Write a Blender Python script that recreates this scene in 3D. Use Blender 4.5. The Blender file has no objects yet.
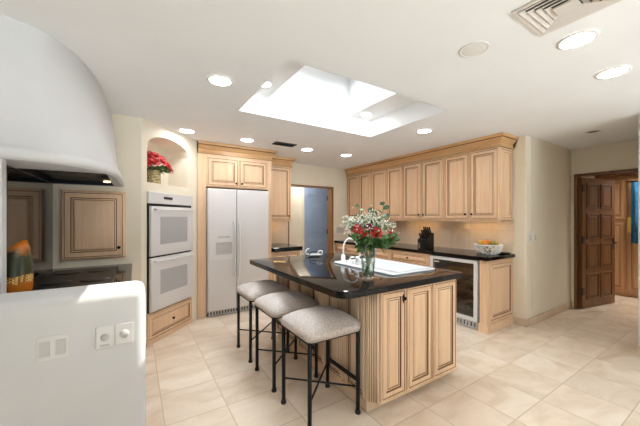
import bpy, bmesh, math, random
from mathutils import Vector, Matrix
random.seed(7)
S = bpy.context.scene
COL = S.collection
PI = math.pi

# ------------------------------------------------------------------ camera
CAM_H = 1.385
cd = bpy.data.cameras.new('camera'); cam = bpy.data.objects.new('camera', cd); COL.objects.link(cam)
cam.location = (0, 0, CAM_H); cam.rotation_euler = (PI/2, 0, math.radians(-32.5))
cd.sensor_width = 36; cd.lens = 291/640*36; cd.shift_y = 5/640; cd.clip_start = .05
S.camera = cam

# ------------------------------------------------------------------ world, sun, skylight, added fill lights
w = bpy.data.worlds.new('world'); S.world = w; w.use_nodes = True
bg = w.node_tree.nodes['Background']; bg.inputs[0].default_value = (.82, .92, 1, 1); bg.inputs[1].default_value = .35
def light(kind, name, loc, energy, color=(1, 1, 1), direction=None, **kw):
    d = bpy.data.lights.new(name, kind); d.energy = energy; d.color = color
    for k, v in kw.items(): setattr(d, k, v)
    o = bpy.data.objects.new(name, d); COL.objects.link(o); o.location = loc
    if direction: o.rotation_euler = Vector(direction).to_track_quat('-Z', 'Y').to_euler()
    return o
light('SUN', 'sun', (3, 2, 6), 7, (1, .95, .86), (-1, -.10, -1.17), angle=.009)
light('AREA', 'rear_upward_fill', (1.2, -4.2, .6), 68, (.78, .91, 1), (0.0, 1, .62), shape='RECTANGLE', size=7, size_y=1.2, spread=math.radians(58))  # added fill behind the camera, tilted up to brighten the ceiling
light('AREA', 'rear_floor_fill', (1.5, -4.6, 2.3), 270, (.79, .915, 1), (0, .75, -1), shape='RECTANGLE', size=8, size_y=.4, spread=math.radians(70))  # added fill aimed at the floor behind the camera for upward bounce
light('AREA', 'skylight_daylight', (1.715, 2.285, 3.08), 21, (.77, .90, 1), (0, 0, -1), shape='RECTANGLE', size=.98, size_y=1.02, spread=math.radians(85))
light('AREA', 'back_room_fill', (3.0, 5.62, 2.42), 13, (.98, .98, 1), (0, 0, -1), shape='DISK', size=.5)  # unseen fill added to brighten the room past the back opening
light('AREA', 'side_room_fill', (6.9, .85, 2.42), 17, (1, .95, .88), (0, 0, -1), shape='DISK', size=.5, spread=math.radians(120))  # unseen fill added because the room past the hall door was dark
S.view_settings.view_transform = 'Standard'; S.view_settings.look = 'None'
S.view_settings.exposure = 0.12; S.view_settings.gamma = 1.0; S.view_settings.use_curve_mapping = False

# ------------------------------------------------------------------ materials
def lin(r, g, b):
    f = lambda c: (c/255/12.92) if c <= 10 else ((c/255+.055)/1.055)**2.4
    return (f(r), f(g), f(b), 1)
def mat(name, rgb, rough=.5, metal=0, **kw):
    m = bpy.data.materials.new(name); m.use_nodes = True
    b = m.node_tree.nodes['Principled BSDF']
    b.inputs['Base Color'].default_value = lin(*rgb); b.inputs['Roughness'].default_value = rough; b.inputs['Metallic'].default_value = metal
    for k, v in kw.items(): b.inputs[k].default_value = v
    return m
def N(m, t): return m.node_tree.nodes.new(t)
def L(m, a, b): m.node_tree.links.new(a, b)
def bsdf(m): return m.node_tree.nodes['Principled BSDF']
def ramp(m, fac, stops):
    r = N(m, 'ShaderNodeValToRGB'); L(m, fac, r.inputs[0])
    e = r.color_ramp.elements
    while len(e) < len(stops): e.new(.5)
    for i, (p, c) in enumerate(stops): e[i].position = p; e[i].color = c
    return r.outputs[0]
def coords(m, scale=(1, 1, 1), out='Object', rot=(0, 0, 0)):
    t = N(m, 'ShaderNodeTexCoord'); mp = N(m, 'ShaderNodeMapping'); L(m, t.outputs[out], mp.inputs[0])
    mp.inputs['Scale'].default_value = scale; mp.inputs['Rotation'].default_value = rot
    return mp.outputs[0]
def noise(m, vec, scale, detail=4, rough=.55, dist=0):
    n = N(m, 'ShaderNodeTexNoise'); L(m, vec, n.inputs['Vector'])
    n.inputs['Scale'].default_value = scale; n.inputs['Detail'].default_value = detail
    n.inputs['Roughness'].default_value = rough; n.inputs['Distortion'].default_value = dist
    return n.outputs['Fac']
def bump(m, h, strength=.2, dist=.01):
    b = N(m, 'ShaderNodeBump'); b.inputs['Strength'].default_value = strength; b.inputs['Distance'].default_value = dist
    L(m, h, b.inputs['Height']); L(m, b.outputs[0], bsdf(m).inputs['Normal'])
def mottled(name, a, b, scale, rough=.5, bstr=0, lo=.35, hi=.65, **kw):
    m = mat(name, a, rough, **kw); f = noise(m, coords(m), scale)
    L(m, ramp(m, f, [(lo, lin(*a)), (hi, lin(*b))]), bsdf(m).inputs['Base Color'])
    if bstr: bump(m, f, bstr)
    return m
def wood(name, a, b, c, rough=.38, sc=(26, 26, 1.6)):
    m = mat(name, a, rough); v = coords(m, sc)
    f = noise(m, v, 1.0, 6, .6, .6); f2 = noise(m, coords(m, (3, 3, .8)), 1.3, 3)
    c1 = ramp(m, f, [(.3, lin(*b)), (.5, lin(*a)), (.72, lin(*c))])
    mx = N(m, 'ShaderNodeMix'); mx.data_type = 'RGBA'; mx.blend_type = 'MULTIPLY'; mx.inputs[0].default_value = 1
    L(m, c1, mx.inputs[6]); L(m, ramp(m, f2, [(.3, (.93, .92, .91, 1)), (.7, (1, 1, 1, 1))]), mx.inputs[7])
    L(m, mx.outputs[2], bsdf(m).inputs['Base Color']); bump(m, f, .04, .002)
    return m
def emit(name, rgb, strength):
    m = bpy.data.materials.new(name); m.use_nodes = True; nt = m.node_tree
    nt.nodes.remove(nt.nodes['Principled BSDF']); e = N(m, 'ShaderNodeEmission')
    e.inputs[0].default_value = lin(*rgb); e.inputs[1].default_value = strength
    L(m, e.outputs[0], nt.nodes['Material Output'].inputs[0]); return m
def glass(name, tint=(1, 1, 1), gloss=.08, rough=.02):
    m = bpy.data.materials.new(name); m.use_nodes = True; nt = m.node_tree
    nt.nodes.remove(nt.nodes['Principled BSDF'])
    t = N(m, 'ShaderNodeBsdfTransparent'); t.inputs[0].default_value = (*tint, 1)
    g = N(m, 'ShaderNodeBsdfGlossy'); g.inputs['Roughness'].default_value = rough
    mx = N(m, 'ShaderNodeMixShader'); f = N(m, 'ShaderNodeLayerWeight'); f.inputs[0].default_value = .25
    mu = N(m, 'ShaderNodeMath'); mu.operation = 'MULTIPLY_ADD'; mu.inputs[1].default_value = .5; mu.inputs[2].default_value = gloss
    L(m, f.outputs['Fresnel'], mu.inputs[0]); L(m, mu.outputs[0], mx.inputs[0])
    L(m, t.outputs[0], mx.inputs[1]); L(m, g.outputs[0], mx.inputs[2]); L(m, mx.outputs[0], nt.nodes['Material Output'].inputs[0])
    return m

M = {}
M['wall'] = mottled('cream_plaster', (233, 222, 200), (236, 226, 206), 3, .85, .03)
M['white_wall'] = mottled('white_plaster', (211, 210, 209), (215, 214, 213), 3, .8, .03)
M['ceiling'] = mottled('ceiling_paint', (237, 236, 235), (240, 239, 238), 2, .9, .02)
M['wood'] = wood('pickled_maple', (235, 199, 162), (227, 188, 150), (241, 209, 175))
M['pale_wood'] = wood('pale_pickled_maple', (234, 208, 180), (223, 194, 164), (241, 218, 194))
M['glaze'] = mat('brown_glaze', (126, 84, 52), .5)
M['crown'] = wood('crown_maple', (218, 174, 122), (204, 158, 106), (226, 186, 138), sc=(2, 2, 26))
M['dark_wood'] = wood('dark_walnut', (112, 74, 40), (88, 56, 30), (130, 88, 50), .42)
M['dark_groove'] = mat('dark_stain', (58, 36, 20), .5)
M['pantry'] = wood('pantry_maple', (196, 152, 112), (182, 138, 98), (206, 164, 124))
M['black_metal'] = mat('black_metal', (28, 29, 31), .42, .6)
M['bronze'] = mat('dark_bronze', (40, 30, 24), .4, .8)
M['chrome'] = mat('chrome', (205, 205, 205), .2, 1)
M['white'] = mat('white_enamel', (222, 219, 217), .28)
M['white_plastic'] = mat('white_plastic', (226, 224, 221), .4)
M['off_white'] = mat('off_white_plastic', (200, 197, 192), .45)
M['grey_plastic'] = mat('grey_plastic', (196, 194, 190), .45)
M['black'] = mat('black_plastic', (10, 10, 11), .4)
M['ceramic'] = mat('white_ceramic', (238, 237, 236), .25)
M['liner'] = mat('hood_liner', (8, 8, 9), .35); bsdf(M['liner']).inputs['Specular IOR Level'].default_value = .15
M['black_gap'] = mat('black_gap', (12, 12, 12), .6)
M['oven_glass'] = mat('frosted_oven_glass', (176, 176, 177), .16)
M['porcelain'] = mat('porcelain', (198, 197, 195), .16)
M['lamp'] = emit('lamp_lens', (247, 249, 252), 84)
M['warm_lamp'] = emit('warm_lamp', (255, 205, 140), 9)
M['lamp_off'] = mat('dark_lens', (60, 52, 46), .4)
M['trim_white'] = mat('white_trim', (232, 226, 219), .5)
M['speaker'] = mat('speaker_grille', (226, 222, 216), .8)
M['vent_dark'] = mat('vent_dark', (92, 86, 80), .7)
M['vent_slat'] = mat('vent_slat', (214, 206, 198), .5)
M['glass'] = glass('clear_glass', (.96, .98, .97), .06)
M['sky_glass'] = glass('skylight_glass', (.97, .98, 1), .03)
M['water'] = glass('water', (.9, .95, .92), .03)
M['cooler_glass'] = glass('smoked_glass', (.72, .70, .68), .06)
M['stem'] = mat('green_stem', (74, 110, 52), .6)
M['leaf'] = mottled('dark_leaf', (62, 96, 50), (98, 132, 74), 30, .55)
M['eucalyptus'] = mottled('eucalyptus_leaf', (70, 98, 70), (108, 134, 100), 24, .6)
M['red'] = mottled('red_petal', (152, 12, 12), (200, 30, 24), 40, .6)
M['magenta'] = mat('wine_petal', (110, 24, 50), .55)
M['gyp'] = mat('white_blossom', (240, 238, 226), .7)
M['orange'] = mottled('orange_skin', (226, 138, 48), (236, 160, 70), 20, .45)
M['yellow_fruit'] = mottled('yellow_skin', (214, 178, 62), (170, 162, 60), 9, .45)
M['green_fruit'] = mottled('green_skin', (118, 126, 44), (176, 150, 60), 9, .45)
M['jamb'] = wood('jamb_oak', (142, 100, 62), (122, 84, 50), (156, 114, 74))
M['blue_cloth'] = mottled('blue_cloth', (34, 98, 140), (46, 116, 160), 12, .9, .2)
M['gold_cloth'] = mat('gold_cloth', (176, 140, 50), .8)
M['blue_door'] = mottled('blue_grey_door', (142, 162, 194), (156, 174, 202), 3, .4)  # faintly mottled blue-grey tone for the far door
M['steel_panel'] = mottled('dark_polished_panel', (92, 86, 81), (108, 101, 96), 6, .07, metal=1)
M['brown_bottle'] = mat('dark_bottle', (30, 36, 26), .12)
M['rack'] = mat('bronze_rack', (128, 108, 88), .5)

def granite():
    m = mat('black_granite', (20, 16, 14), .05)
    v = coords(m); f = noise(m, v, 160, 3, .7); g = noise(m, v, 40, 4, .6)
    L(m, ramp(m, f, [(.5, lin(8, 7, 7)), (.68, lin(24, 20, 18)), (.8, lin(58, 50, 44))]), bsdf(m).inputs['Base Color'])
    bsdf(m).inputs['Specular IOR Level'].default_value = .28
    return m
M['granite'] = granite()
def tiles(name, step, off, grout_w, stones, grout, axes=(0, 1), rough=.22, nscale=2.2, bstr=.25):
    # square tiles laid out along two object axes
    m = mat(name, stones[0], rough); t = N(m, 'ShaderNodeTexCoord'); sx = N(m, 'ShaderNodeSeparateXYZ'); L(m, t.outputs['Object'], sx.inputs[0])
    def MA(op, a, b=None, c=None):
        n = N(m, 'ShaderNodeMath'); n.operation = op
        for i, v in enumerate((a, b, c)):
            if v is None: continue
            if isinstance(v, (int, float)): n.inputs[i].default_value = v
            else: L(m, v, n.inputs[i])
        return n.outputs[0]
    lines, ids = [], []
    for ax, o in zip(axes, off):
        u = MA('DIVIDE', MA('SUBTRACT', sx.outputs[ax], o), step)
        fr = MA('FRACT', u); d = MA('ABSOLUTE', MA('SUBTRACT', fr, .5))
        lines.append(MA('GREATER_THAN', d, .5-grout_w/step/2)); ids.append(MA('FLOOR', u))
    line = MA('MAXIMUM', *lines)
    cb = N(m, 'ShaderNodeCombineXYZ'); L(m, ids[0], cb.inputs[0]); L(m, ids[1], cb.inputs[1])
    wn = N(m, 'ShaderNodeTexWhiteNoise'); L(m, cb.outputs[0], wn.inputs['Vector'])
    ofs = N(m, 'ShaderNodeVectorMath'); ofs.operation = 'MULTIPLY_ADD'; L(m, wn.outputs['Color'], ofs.inputs[0]); ofs.inputs[1].default_value = (9, 9, 9); L(m, t.outputs['Object'], ofs.inputs[2])
    st = N(m, 'ShaderNodeMapping'); L(m, ofs.outputs[0], st.inputs[0]); st.inputs['Scale'].default_value = (1, 1.7, 1); st.inputs['Rotation'].default_value = (0, 0, .5)
    f = noise(m, st.outputs[0], nscale, 7, .62, .8)
    c = ramp(m, f, [(.28, lin(*stones[1])), (.5, lin(*stones[0])), (.7, lin(*stones[2]))])
    tone = ramp(m, wn.outputs['Value'], [(0, (.90, .88, .86, 1)), (1, (1, 1, 1, 1))])
    mx = N(m, 'ShaderNodeMix'); mx.data_type = 'RGBA'; mx.blend_type = 'MULTIPLY'; mx.inputs[0].default_value = 1; L(m, c, mx.inputs[6]); L(m, tone, mx.inputs[7])
    m2 = N(m, 'ShaderNodeMix'); m2.data_type = 'RGBA'; L(m, line, m2.inputs[0]); L(m, mx.outputs[2], m2.inputs[6]); m2.inputs[7].default_value = lin(*grout)
    L(m, m2.outputs[2], bsdf(m).inputs['Base Color'])
    L(m, MA('MULTIPLY_ADD', line, .4, rough), bsdf(m).inputs['Roughness'])
    bump(m, MA('SUBTRACT', 1, line), bstr, .002)
    return m
M['floor'] = tiles('travertine_floor', .407, (.17, .963), .007, [(231, 213, 192), (214, 192, 166), (239, 226, 209)], (186, 164, 140))
M['splash'] = tiles('travertine_splash', .305, (1.83, .914), .004, [(232, 214, 192), (222, 200, 174), (238, 223, 204)], (206, 184, 160), axes=(1, 2), rough=.35)
M['splash_y'] = tiles('travertine_splash_far', .305, (1.83, .914), .004, [(232, 214, 192), (222, 200, 174), (238, 223, 204)], (206, 184, 160), axes=(0, 2), rough=.35)
M['base_tile'] = tiles('travertine_base', .407, (.17, .0), .004, [(220, 196, 168), (204, 178, 148), (228, 208, 182)], (186, 162, 134), axes=(0, 1), rough=.4)

def fabric():
    m = mat('taupe_chenille', (198, 188, 178), .95); v = coords(m, (1, 1, 1))
    f = noise(m, v, 90, 3, .6); wv = N(m, 'ShaderNodeTexWave'); L(m, v, wv.inputs[0]); wv.inputs['Scale'].default_value = 42; wv.inputs['Distortion'].default_value = 3; wv.bands_direction = 'Y'
    L(m, ramp(m, f, [(.3, lin(174, 160, 152)), (.7, lin(218, 205, 196))]), bsdf(m).inputs['Base Color'])
    bump(m, wv.outputs['Fac'], .35, .004); bsdf(m).inputs['Sheen Weight'].default_value = .3
    return m
M['fabric'] = fabric()
def pot():
    m = mat('glazed_green_orange', (70, 74, 44), .18); t = N(m, 'ShaderNodeTexCoord'); sx = N(m, 'ShaderNodeSeparateXYZ'); L(m, t.outputs['Object'], sx.inputs[0])
    f = noise(m, coords(m), 22, 4); ad = N(m, 'ShaderNodeMath'); ad.operation = 'MULTIPLY_ADD'; L(m, f, ad.inputs[0]); ad.inputs[1].default_value = .11; L(m, sx.outputs[2], ad.inputs[2])
    o, g = lin(190, 106, 26), lin(60, 62, 40)
    c = ramp(m, ad.outputs[0], [(.0, o), (.17, o), (.20, g), (.32, g), (.36, o), (.5, o)])
    ck = N(m, 'ShaderNodeTexChecker'); L(m, coords(m, (1, 1, 1), rot=(.6, .6, .785)), ck.inputs[0]); ck.inputs['Scale'].default_value = 95; ck.inputs[1].default_value = lin(226, 190, 110); ck.inputs[2].default_value = lin(150, 86, 26)
    bandm = ramp(m, ad.outputs[0], [(.15, (0, 0, 0, 1)), (.16, (1, 1, 1, 1)), (.19, (1, 1, 1, 1)), (.20, (0, 0, 0, 1))])
    mx = N(m, 'ShaderNodeMix'); mx.data_type = 'RGBA'; L(m, bandm, mx.inputs[0]); L(m, c, mx.inputs[6]); L(m, ck.outputs[0], mx.inputs[7])
    L(m, mx.outputs[2], bsdf(m).inputs['Base Color']); return m
M['pottery'] = pot()
def gold_vase():
    m = mat('gilded_glass', (170, 150, 96), .25, .3); f = noise(m, coords(m, (1, 1, 2)), 30, 4)
    L(m, ramp(m, f, [(.35, lin(112, 96, 52)), (.5, lin(190, 172, 120)), (.65, lin(214, 204, 166))]), bsdf(m).inputs['Base Color']); return m
M['gold_vase'] = gold_vase()

# ------------------------------------------------------------------ mesh helpers
class MB:
    def __init__(s): s.v = []; s.f = []; s.m = []; s.sm = []
    def add(s, vs, fs, mi=0, smooth=False):
        o = len(s.v); s.v += [tuple(v) for v in vs]
        for i, f in enumerate(fs):
            s.f.append([o+j for j in f]); s.m.append(mi[i] if isinstance(mi, list) else mi); s.sm.append(smooth)
        return s
    def box(s, a, b, mi=0):
        x0, y0, z0 = a; x1, y1, z1 = b
        vs = [(x, y, z) for z in (z0, z1) for y in (y0, y1) for x in (x0, x1)]
        return s.add(vs, [(0, 2, 3, 1), (4, 5, 7, 6), (0, 1, 5, 4), (2, 6, 7, 3), (0, 4, 6, 2), (1, 3, 7, 5)], mi)
    def prism(s, poly, z0, z1, mi=0, smooth=False):
        n = len(poly)
        s.add([(x, y, z0) for x, y in poly]+[(x, y, z1) for x, y in poly], [tuple(range(n))[::-1], tuple(range(n, 2*n))], mi)
        return s.add([(x, y, z0) for x, y in poly]+[(x, y, z1) for x, y in poly], [(i, (i+1) % n, n+(i+1) % n, n+i) for i in range(n)], mi, smooth)
    def loops(s, ls, mi=0, smooth=True, cap0=False, cap1=False, closed=True):
        n = len(ls[0]); vs = [p for l in ls for p in l]; fs = []; ms = []
        for k in range(len(ls)-1):
            for i in range(n if closed else n-1):
                j = (i+1) % n; fs.append((k*n+i, k*n+j, (k+1)*n+j, (k+1)*n+i)); ms.append(mi[k] if isinstance(mi, list) else mi)
        s.add(vs, fs, ms, smooth)
        last = mi[-1] if isinstance(mi, list) else mi
        if cap0: s.add(ls[0], [tuple(range(n))[::-1]], mi[0] if isinstance(mi, list) else mi)
        if cap1: s.add(ls[-1], [tuple(range(n))], last)
        return s
    def tube(s, pts, r, n=10, mi=0, cap=True):
        pts = [Vector(p) for p in pts]; rs = r if isinstance(r, (list, tuple)) else [r]*len(pts); ls = []
        up = None
        for i, p in enumerate(pts):
            d = (pts[min(i+1, len(pts)-1)]-pts[max(i-1, 0)]).normalized()
            if up is None: up = d.orthogonal().normalized()
            up = (up-d*up.dot(d)).normalized(); q = d.cross(up)
            ls.append([p+(up*math.cos(2*PI*k/n)+q*math.sin(2*PI*k/n))*rs[i] for k in range(n)])
        return s.loops(ls, mi, True, cap, cap)
    def lathe(s, prof, c=(0, 0, 0), n=28, mi=0, cap0=True, cap1=True, axis='z', smooth=True):
        ls = []
        for r, z in prof:
            l = []
            for k in range(n):
                a = 2*PI*k/n; p = (r*math.cos(a), r*math.sin(a), z)
                if axis == 'y': p = (p[0], -z, p[1])
                if axis == 'x': p = (z, p[0], p[1])
                l.append((c[0]+p[0], c[1]+p[1], c[2]+p[2]))
            ls.append(l)
        return s.loops(ls, mi, smooth, cap0, cap1)
    def sphere(s, c, r, n=14, sq=(1, 1, 1), mi=0):
        m = max(4, n//2); prof = [(math.sin(PI*i/m)*r, -math.cos(PI*i/m)*r) for i in range(m+1)]
        prof[0] = (1e-4*r, -r); prof[-1] = (1e-4*r, r)
        o = len(s.v); s.lathe(prof, (0, 0, 0), n, mi, False, False)
        for i in range(o, len(s.v)): v = s.v[i]; s.v[i] = (c[0]+v[0]*sq[0], c[1]+v[1]*sq[1], c[2]+v[2]*sq[2])
        return s
    def build(s, name, mats, parent=None, bevel=0, seg=2, loc=None, rot=None, merge=True):
        me = bpy.data.meshes.new(name); me.from_pydata(s.v, [], s.f)
        for q in (mats if isinstance(mats, (list, tuple)) else [mats]): me.materials.append(M[q] if isinstance(q, str) else q)
        me.polygons.foreach_set('material_index', s.m); me.polygons.foreach_set('use_smooth', s.sm)
        bm = bmesh.new(); bm.from_mesh(me)
        if merge: bmesh.ops.remove_doubles(bm, verts=bm.verts, dist=1e-5)
        bmesh.ops.recalc_face_normals(bm, faces=bm.faces); bm.to_mesh(me); bm.free(); me.update()
        o = bpy.data.objects.new(name, me); COL.objects.link(o)
        if loc: o.location = loc
        if rot: o.rotation_euler = rot
        if parent: o.parent = parent
        if bevel:
            b = o.modifiers.new('bevel', 'BEVEL'); b.width = bevel; b.segments = seg; b.limit_method = 'ANGLE'; b.angle_limit = .7; b.harden_normals = False
            if seg > 2: me.polygons.foreach_set('use_smooth', [True]*len(me.polygons))
        return o
def tag(o, label=None, cat=None, group=None, kind=None):
    for k, v in (('label', label), ('category', cat), ('group', group), ('kind', kind)):
        if v: o[k] = v
    return o
def thing(name, label, cat, loc=(0, 0, 0), rz=0, group=None):
    o = bpy.data.objects.new(name, None); COL.objects.link(o); o.empty_display_size = .1
    o.location = loc; o.rotation_euler = (0, 0, rz); return tag(o, label, cat, group)
def struct(mb, name, m, **kw): return tag(mb.build(name, m, **kw), kind='structure')
def copy_tree(o, parent=None):
    c = o.copy(); COL.objects.link(c)
    if parent: c.parent = parent
    for ch in list(o.children): copy_tree(ch, c)
    return c
def rrect(x0, y0, x1, y1, r, n=5):
    out = []
    for cx, cy, a in ((x1-r, y1-r, 0), (x0+r, y1-r, 90), (x0+r, y0+r, 180), (x1-r, y0+r, 270)):
        for k in range(n+1):
            t = math.radians(a+90*k/n); out.append((cx+r*math.cos(t), cy+r*math.sin(t)))
    return out
def slab(mb, outer, hole, z0, z1, mi=0):
    bm = bmesh.new()
    def ring(p): vs = [bm.verts.new((x, y, 0)) for x, y in p]; return [bm.edges.new((vs[i], vs[(i+1) % len(vs)])) for i in range(len(vs))]
    es = ring(outer)+(ring(hole) if hole else [])
    bmesh.ops.triangle_fill(bm, edges=es, use_beauty=True)
    bm.verts.index_update(); P = [(v.co.x, v.co.y) for v in bm.verts]; F = [[v.index for v in f.verts] for f in bm.faces]; bm.free()
    mb.add([(x, y, z1) for x, y in P], F, mi); mb.add([(x, y, z0) for x, y in P], [f[::-1] for f in F], mi)
    for p in (outer, hole):
        if p:
            n = len(p); mb.add([(x, y, z0) for x, y in p]+[(x, y, z1) for x, y in p], [(i, (i+1) % n, n+(i+1) % n, n+i) for i in range(n)], mi)
    return mb
def smooth_path(pts, n):
    out = []; P = [Vector(p) for p in pts]; P = [P[0]*2-P[1]]+P+[P[-1]*2-P[-2]]
    for i in range(1, len(P)-2):
        for k in range(n):
            t = k/n; a, b, c, d = P[i-1:i+3]
            out.append(.5*((2*b)+(c-a)*t+(2*a-5*b+4*c-d)*t*t+(3*b-3*c+d-a)*t**3))
    out.append(P[-2]); return out

# panelled front: rings of (inset, depth out of the carcass, material index)
def panel_mesh(x0, z0, wd, h, y0=0, fw=.055, thick=.02, lip=True):
    t = thick
    rings = [(0, 0, 0), (0, t-.004, 0), (.004, t, 0)]
    if lip: rings += [(.013, t, 0), (.0145, t-.0035, 1), (.019, t-.0035, 1), (.0205, t, 0)]
    rings += [(fw, t, 0), (fw+.002, t-.007, 1), (fw+.008, t-.008, 1), (fw+.018, t-.006, 0), (fw+.020, t-.0075, 1), (fw+.0235, t-.0075, 1), (fw+.036, t-.001, 0)]
    rings = [r for r in rings if r[0] < min(wd, h)/2-.004]
    mb = MB(); ls = []
    for i, d, _ in rings:
        ls.append([(x0+i, y0-d, z0+i), (x0+wd-i, y0-d, z0+i), (x0+wd-i, y0-d, z0+h-i), (x0+i, y0-d, z0+h-i)])
    mi = [r[2] for r in rings[1:]]
    mb.loops(ls, mi, False)
    mb.add(ls[-1], [(0, 1, 2, 3)], 0); mb.add(ls[0], [(3, 2, 1, 0)], 0)
    return mb
def knob(parent, x, z, y0=-.02, r=.016):
    mb = MB(); mb.lathe([(.006, 0), (.006, .012), (r*.8, .015), (r, .021), (r*.85, .027), (r*.3, .03)], (x, y0, z), 12, axis='y')
    return mb.build('knob', 'bronze', parent)
def front(name, parent, x, z, wd, h, kn=None, mats=('wood', 'glaze'), fw=.055):
    o = panel_mesh(x, z, wd, h, fw=fw).build(name, list(mats), parent)
    if kn: knob(o, x+kn[0], z+kn[1])
    return o
RX = -PI/2          # fronts that face -x

# ------------------------------------------------------------------ the room
CE = 2.44
struct(MB().box((-4, -5, -.1), (10, 9, 0)), 'floor', 'floor')
mb = MB(); sx0, sx1, sy0, sy1 = .864, 2.585, 1.73, 2.84; LZ = 2.65
X0, X1, Y0, Y1 = -4, 10, -5, 9
for a, b in (((X0, Y0), (sx0, Y1)), ((sx1, Y0), (X1, Y1)), ((sx0, Y0), (sx1, sy0)), ((sx0, sy1), (sx1, Y1))):
    mb.box((*a, CE), (*b, LZ))
hx0, hx1 = 1.19, 2.24; TZ = 3.10
mb.box((.7, 1.55, LZ), (hx0, 3.0, TZ)).box((hx1, 1.55, LZ), (2.75, 3.0, TZ)).box((hx0, 1.55, LZ), (hx1, sy0, TZ)).box((hx0, sy1, LZ), (hx1, 3.0, TZ))
struct(mb, 'ceiling', 'ceiling')
sk = thing('skylight', 'square glazed skylight at the top of the white ceiling shaft', 'skylight', (1.715, 2.285, TZ))
mb = MB(); fx, fy = .525, .555
for a, b in (((-fx-.05, -fy-.05), (fx+.05, -fy+.03)), ((-fx-.05, fy-.03), (fx+.05, fy+.05)), ((-fx-.05, -fy+.03), (-fx+.03, fy-.03)), ((fx-.03, -fy+.03), (fx+.05, fy-.03))): mb.box((*a, 0), (*b, .06))
mb.build('frame', 'white_plastic', sk)
mb = MB().box((-fx+.02, -fy+.02, .03), (fx-.02, fy-.02, .04)); mb.build('pane', 'sky_glass', sk)

WX = 4.2            # kitchen's right wall; its uppers face -x
struct(MB().box((WX, 1.71, 0), (4.35, 5.12, CE)), 'wall_right', 'wall', bevel=.012)
struct(MB().box((4.35, 1.71, 0), (5.69, 1.85, CE)), 'wall_hall', 'wall')
mb = MB().box((5.69, 1.665, 0), (5.83, 1.85, CE)).box((5.69, .2, 0), (5.83, .80, CE)).box((5.69, .80, 2.05), (5.83, 1.665, CE))
struct(mb, 'wall_hall_end', 'wall')
struct(MB().box((4.29, -3, 0), (4.43, .753, CE)).box((4.43, .6, 0), (5.69, .753, CE)), 'wall_hall_near', 'white_wall', bevel=.012)
mb = MB().box((.70, 5.0, 0), (2.46, 5.12, CE)).box((3.50, 5.0, 0), (4.2, 5.12, CE)).box((2.46, 5.0, 2.03), (3.50, 5.12, CE))
struct(mb, 'wall_back', 'wall')
struct(MB().box((-.80, 3.6, 0), (.06, 3.75, CE)), 'wall_cooktop', 'wall')
struct(MB().box((-.80, 2.26, 0), (-.65, 3.6, CE)).box((-.80, 2.19, 0), (-.590, 2.26, 1.699)), 'wall_left', 'white_wall')
# far room behind the back opening
struct(MB().box((1.6, 6.0, 0), (5.0, 6.1, CE)).box((1.5, 5.12, 0), (1.6, 6.1, CE)).box((4.6, 5.12, 0), (4.7, 6.1, CE)), 'wall_far_room', 'wall')
struct(MB().box((1.62, 5.80, 0), (3.02, 5.999, CE)), 'trim_1', 'wall')
# room behind the hall door
struct(MB().box((7.98, -.2, 0), (8.1, 3.0, CE)).box((5.83, 1.85, 0), (8.0, 1.97, CE)).box((5.83, -.2, 0), (8.0, -.08, CE)), 'wall_side_room', 'wall')
# outer walls of the living area behind the camera
struct(MB().box((-4.1, -5, 0), (-4, 9, CE)), 'wall_outer_left', 'wall')
struct(MB().box((-4, 8.9, 0), (10, 9, CE)), 'wall_outer_far', 'wall')
struct(MB().box((10, -5, 0), (10.1, 9, CE)), 'wall_outer_right', 'wall')

# the diagonal oven wall, built in its own frame (x along the wall, y into it)
LD = .945
A45 = math.radians(45.6); DL = (.06, 3.6, 0)
mb = MB(); D = .34
nx0, nx1, nz, ns, na = .075, .775, 1.775, 2.17, 2.325
mb.box((0, 0, 0), (nx0, D, CE)).box((nx1, 0, 0), (LD, D, CE)).box((nx0, 0, 1.675), (nx1, D, nz)).box((nx0, 0, .338), (nx1, D, .352)).box((nx0, D-.03, nz), (nx1, D, CE))
K = 18
def arch(x):
    t = (x-nx0)/(nx1-nx0)*2-1; return ns+(na-ns)*math.sqrt(max(0, 1-t*t*.999))*1.0 if abs(t) < 1 else ns
for k in range(K):
    xa, xb = nx0+(nx1-nx0)*k/K, nx0+(nx1-nx0)*(k+1)/K; za, zb = arch(xa), arch(xb)
    vs = [(xa, 0, za), (xb, 0, zb), (xb, 0, CE), (xa, 0, CE), (xa, D-.03, za), (xb, D-.03, zb), (xb, D-.03, CE), (xa, D-.03, CE)]
    mb.add(vs, [(0, 1, 2, 3), (7, 6, 5, 4), (0, 4, 5, 1)])
struct(mb, 'wall_oven', 'wall', loc=DL, rot=(0, 0, A45))

# baseboards
struct(MB().box((4.185, 1.695, 0), (4.20, 1.83, .10)).box((4.185, 1.695, 0), (5.69, 1.71, .10)), 'baseboard_right', 'base_tile', bevel=.003)
struct(MB().box((5.675, 1.665, 0), (5.69, 1.71, .10)), 'baseboard_hall', 'base_tile')
struct(MB().box((4.275, -3, 0), (4.29, .753, .10)), 'baseboard_near', 'base_tile')
# tiled splash
struct(MB().box((4.188, 1.85, .914), (4.20, 5.0, 1.37)), 'trim_2', 'splash')
struct(MB().box((1.82, 4.988, .914), (2.46, 5.0, 1.37)), 'trim_3', 'splash_y')
# dark door frames
mb = MB().box((5.66, 1.63, 0), (5.85, 1.665, 2.05)).box((5.66, .80, 2.02), (5.85, 1.665, 2.05)).box((5.66, .80, 0), (5.85, .835, 2.05))
struct(mb, 'trim_4', 'dark_wood')
mb = MB().box((3.455, 4.97, 0), (3.50, 5.13, 2.03)).box((2.46, 4.97, 2.0), (3.50, 5.13, 2.03)).box((2.46, 4.97, 0), (2.475, 5.13, 2.03))
struct(mb, 'trim_5', 'jamb')

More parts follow.
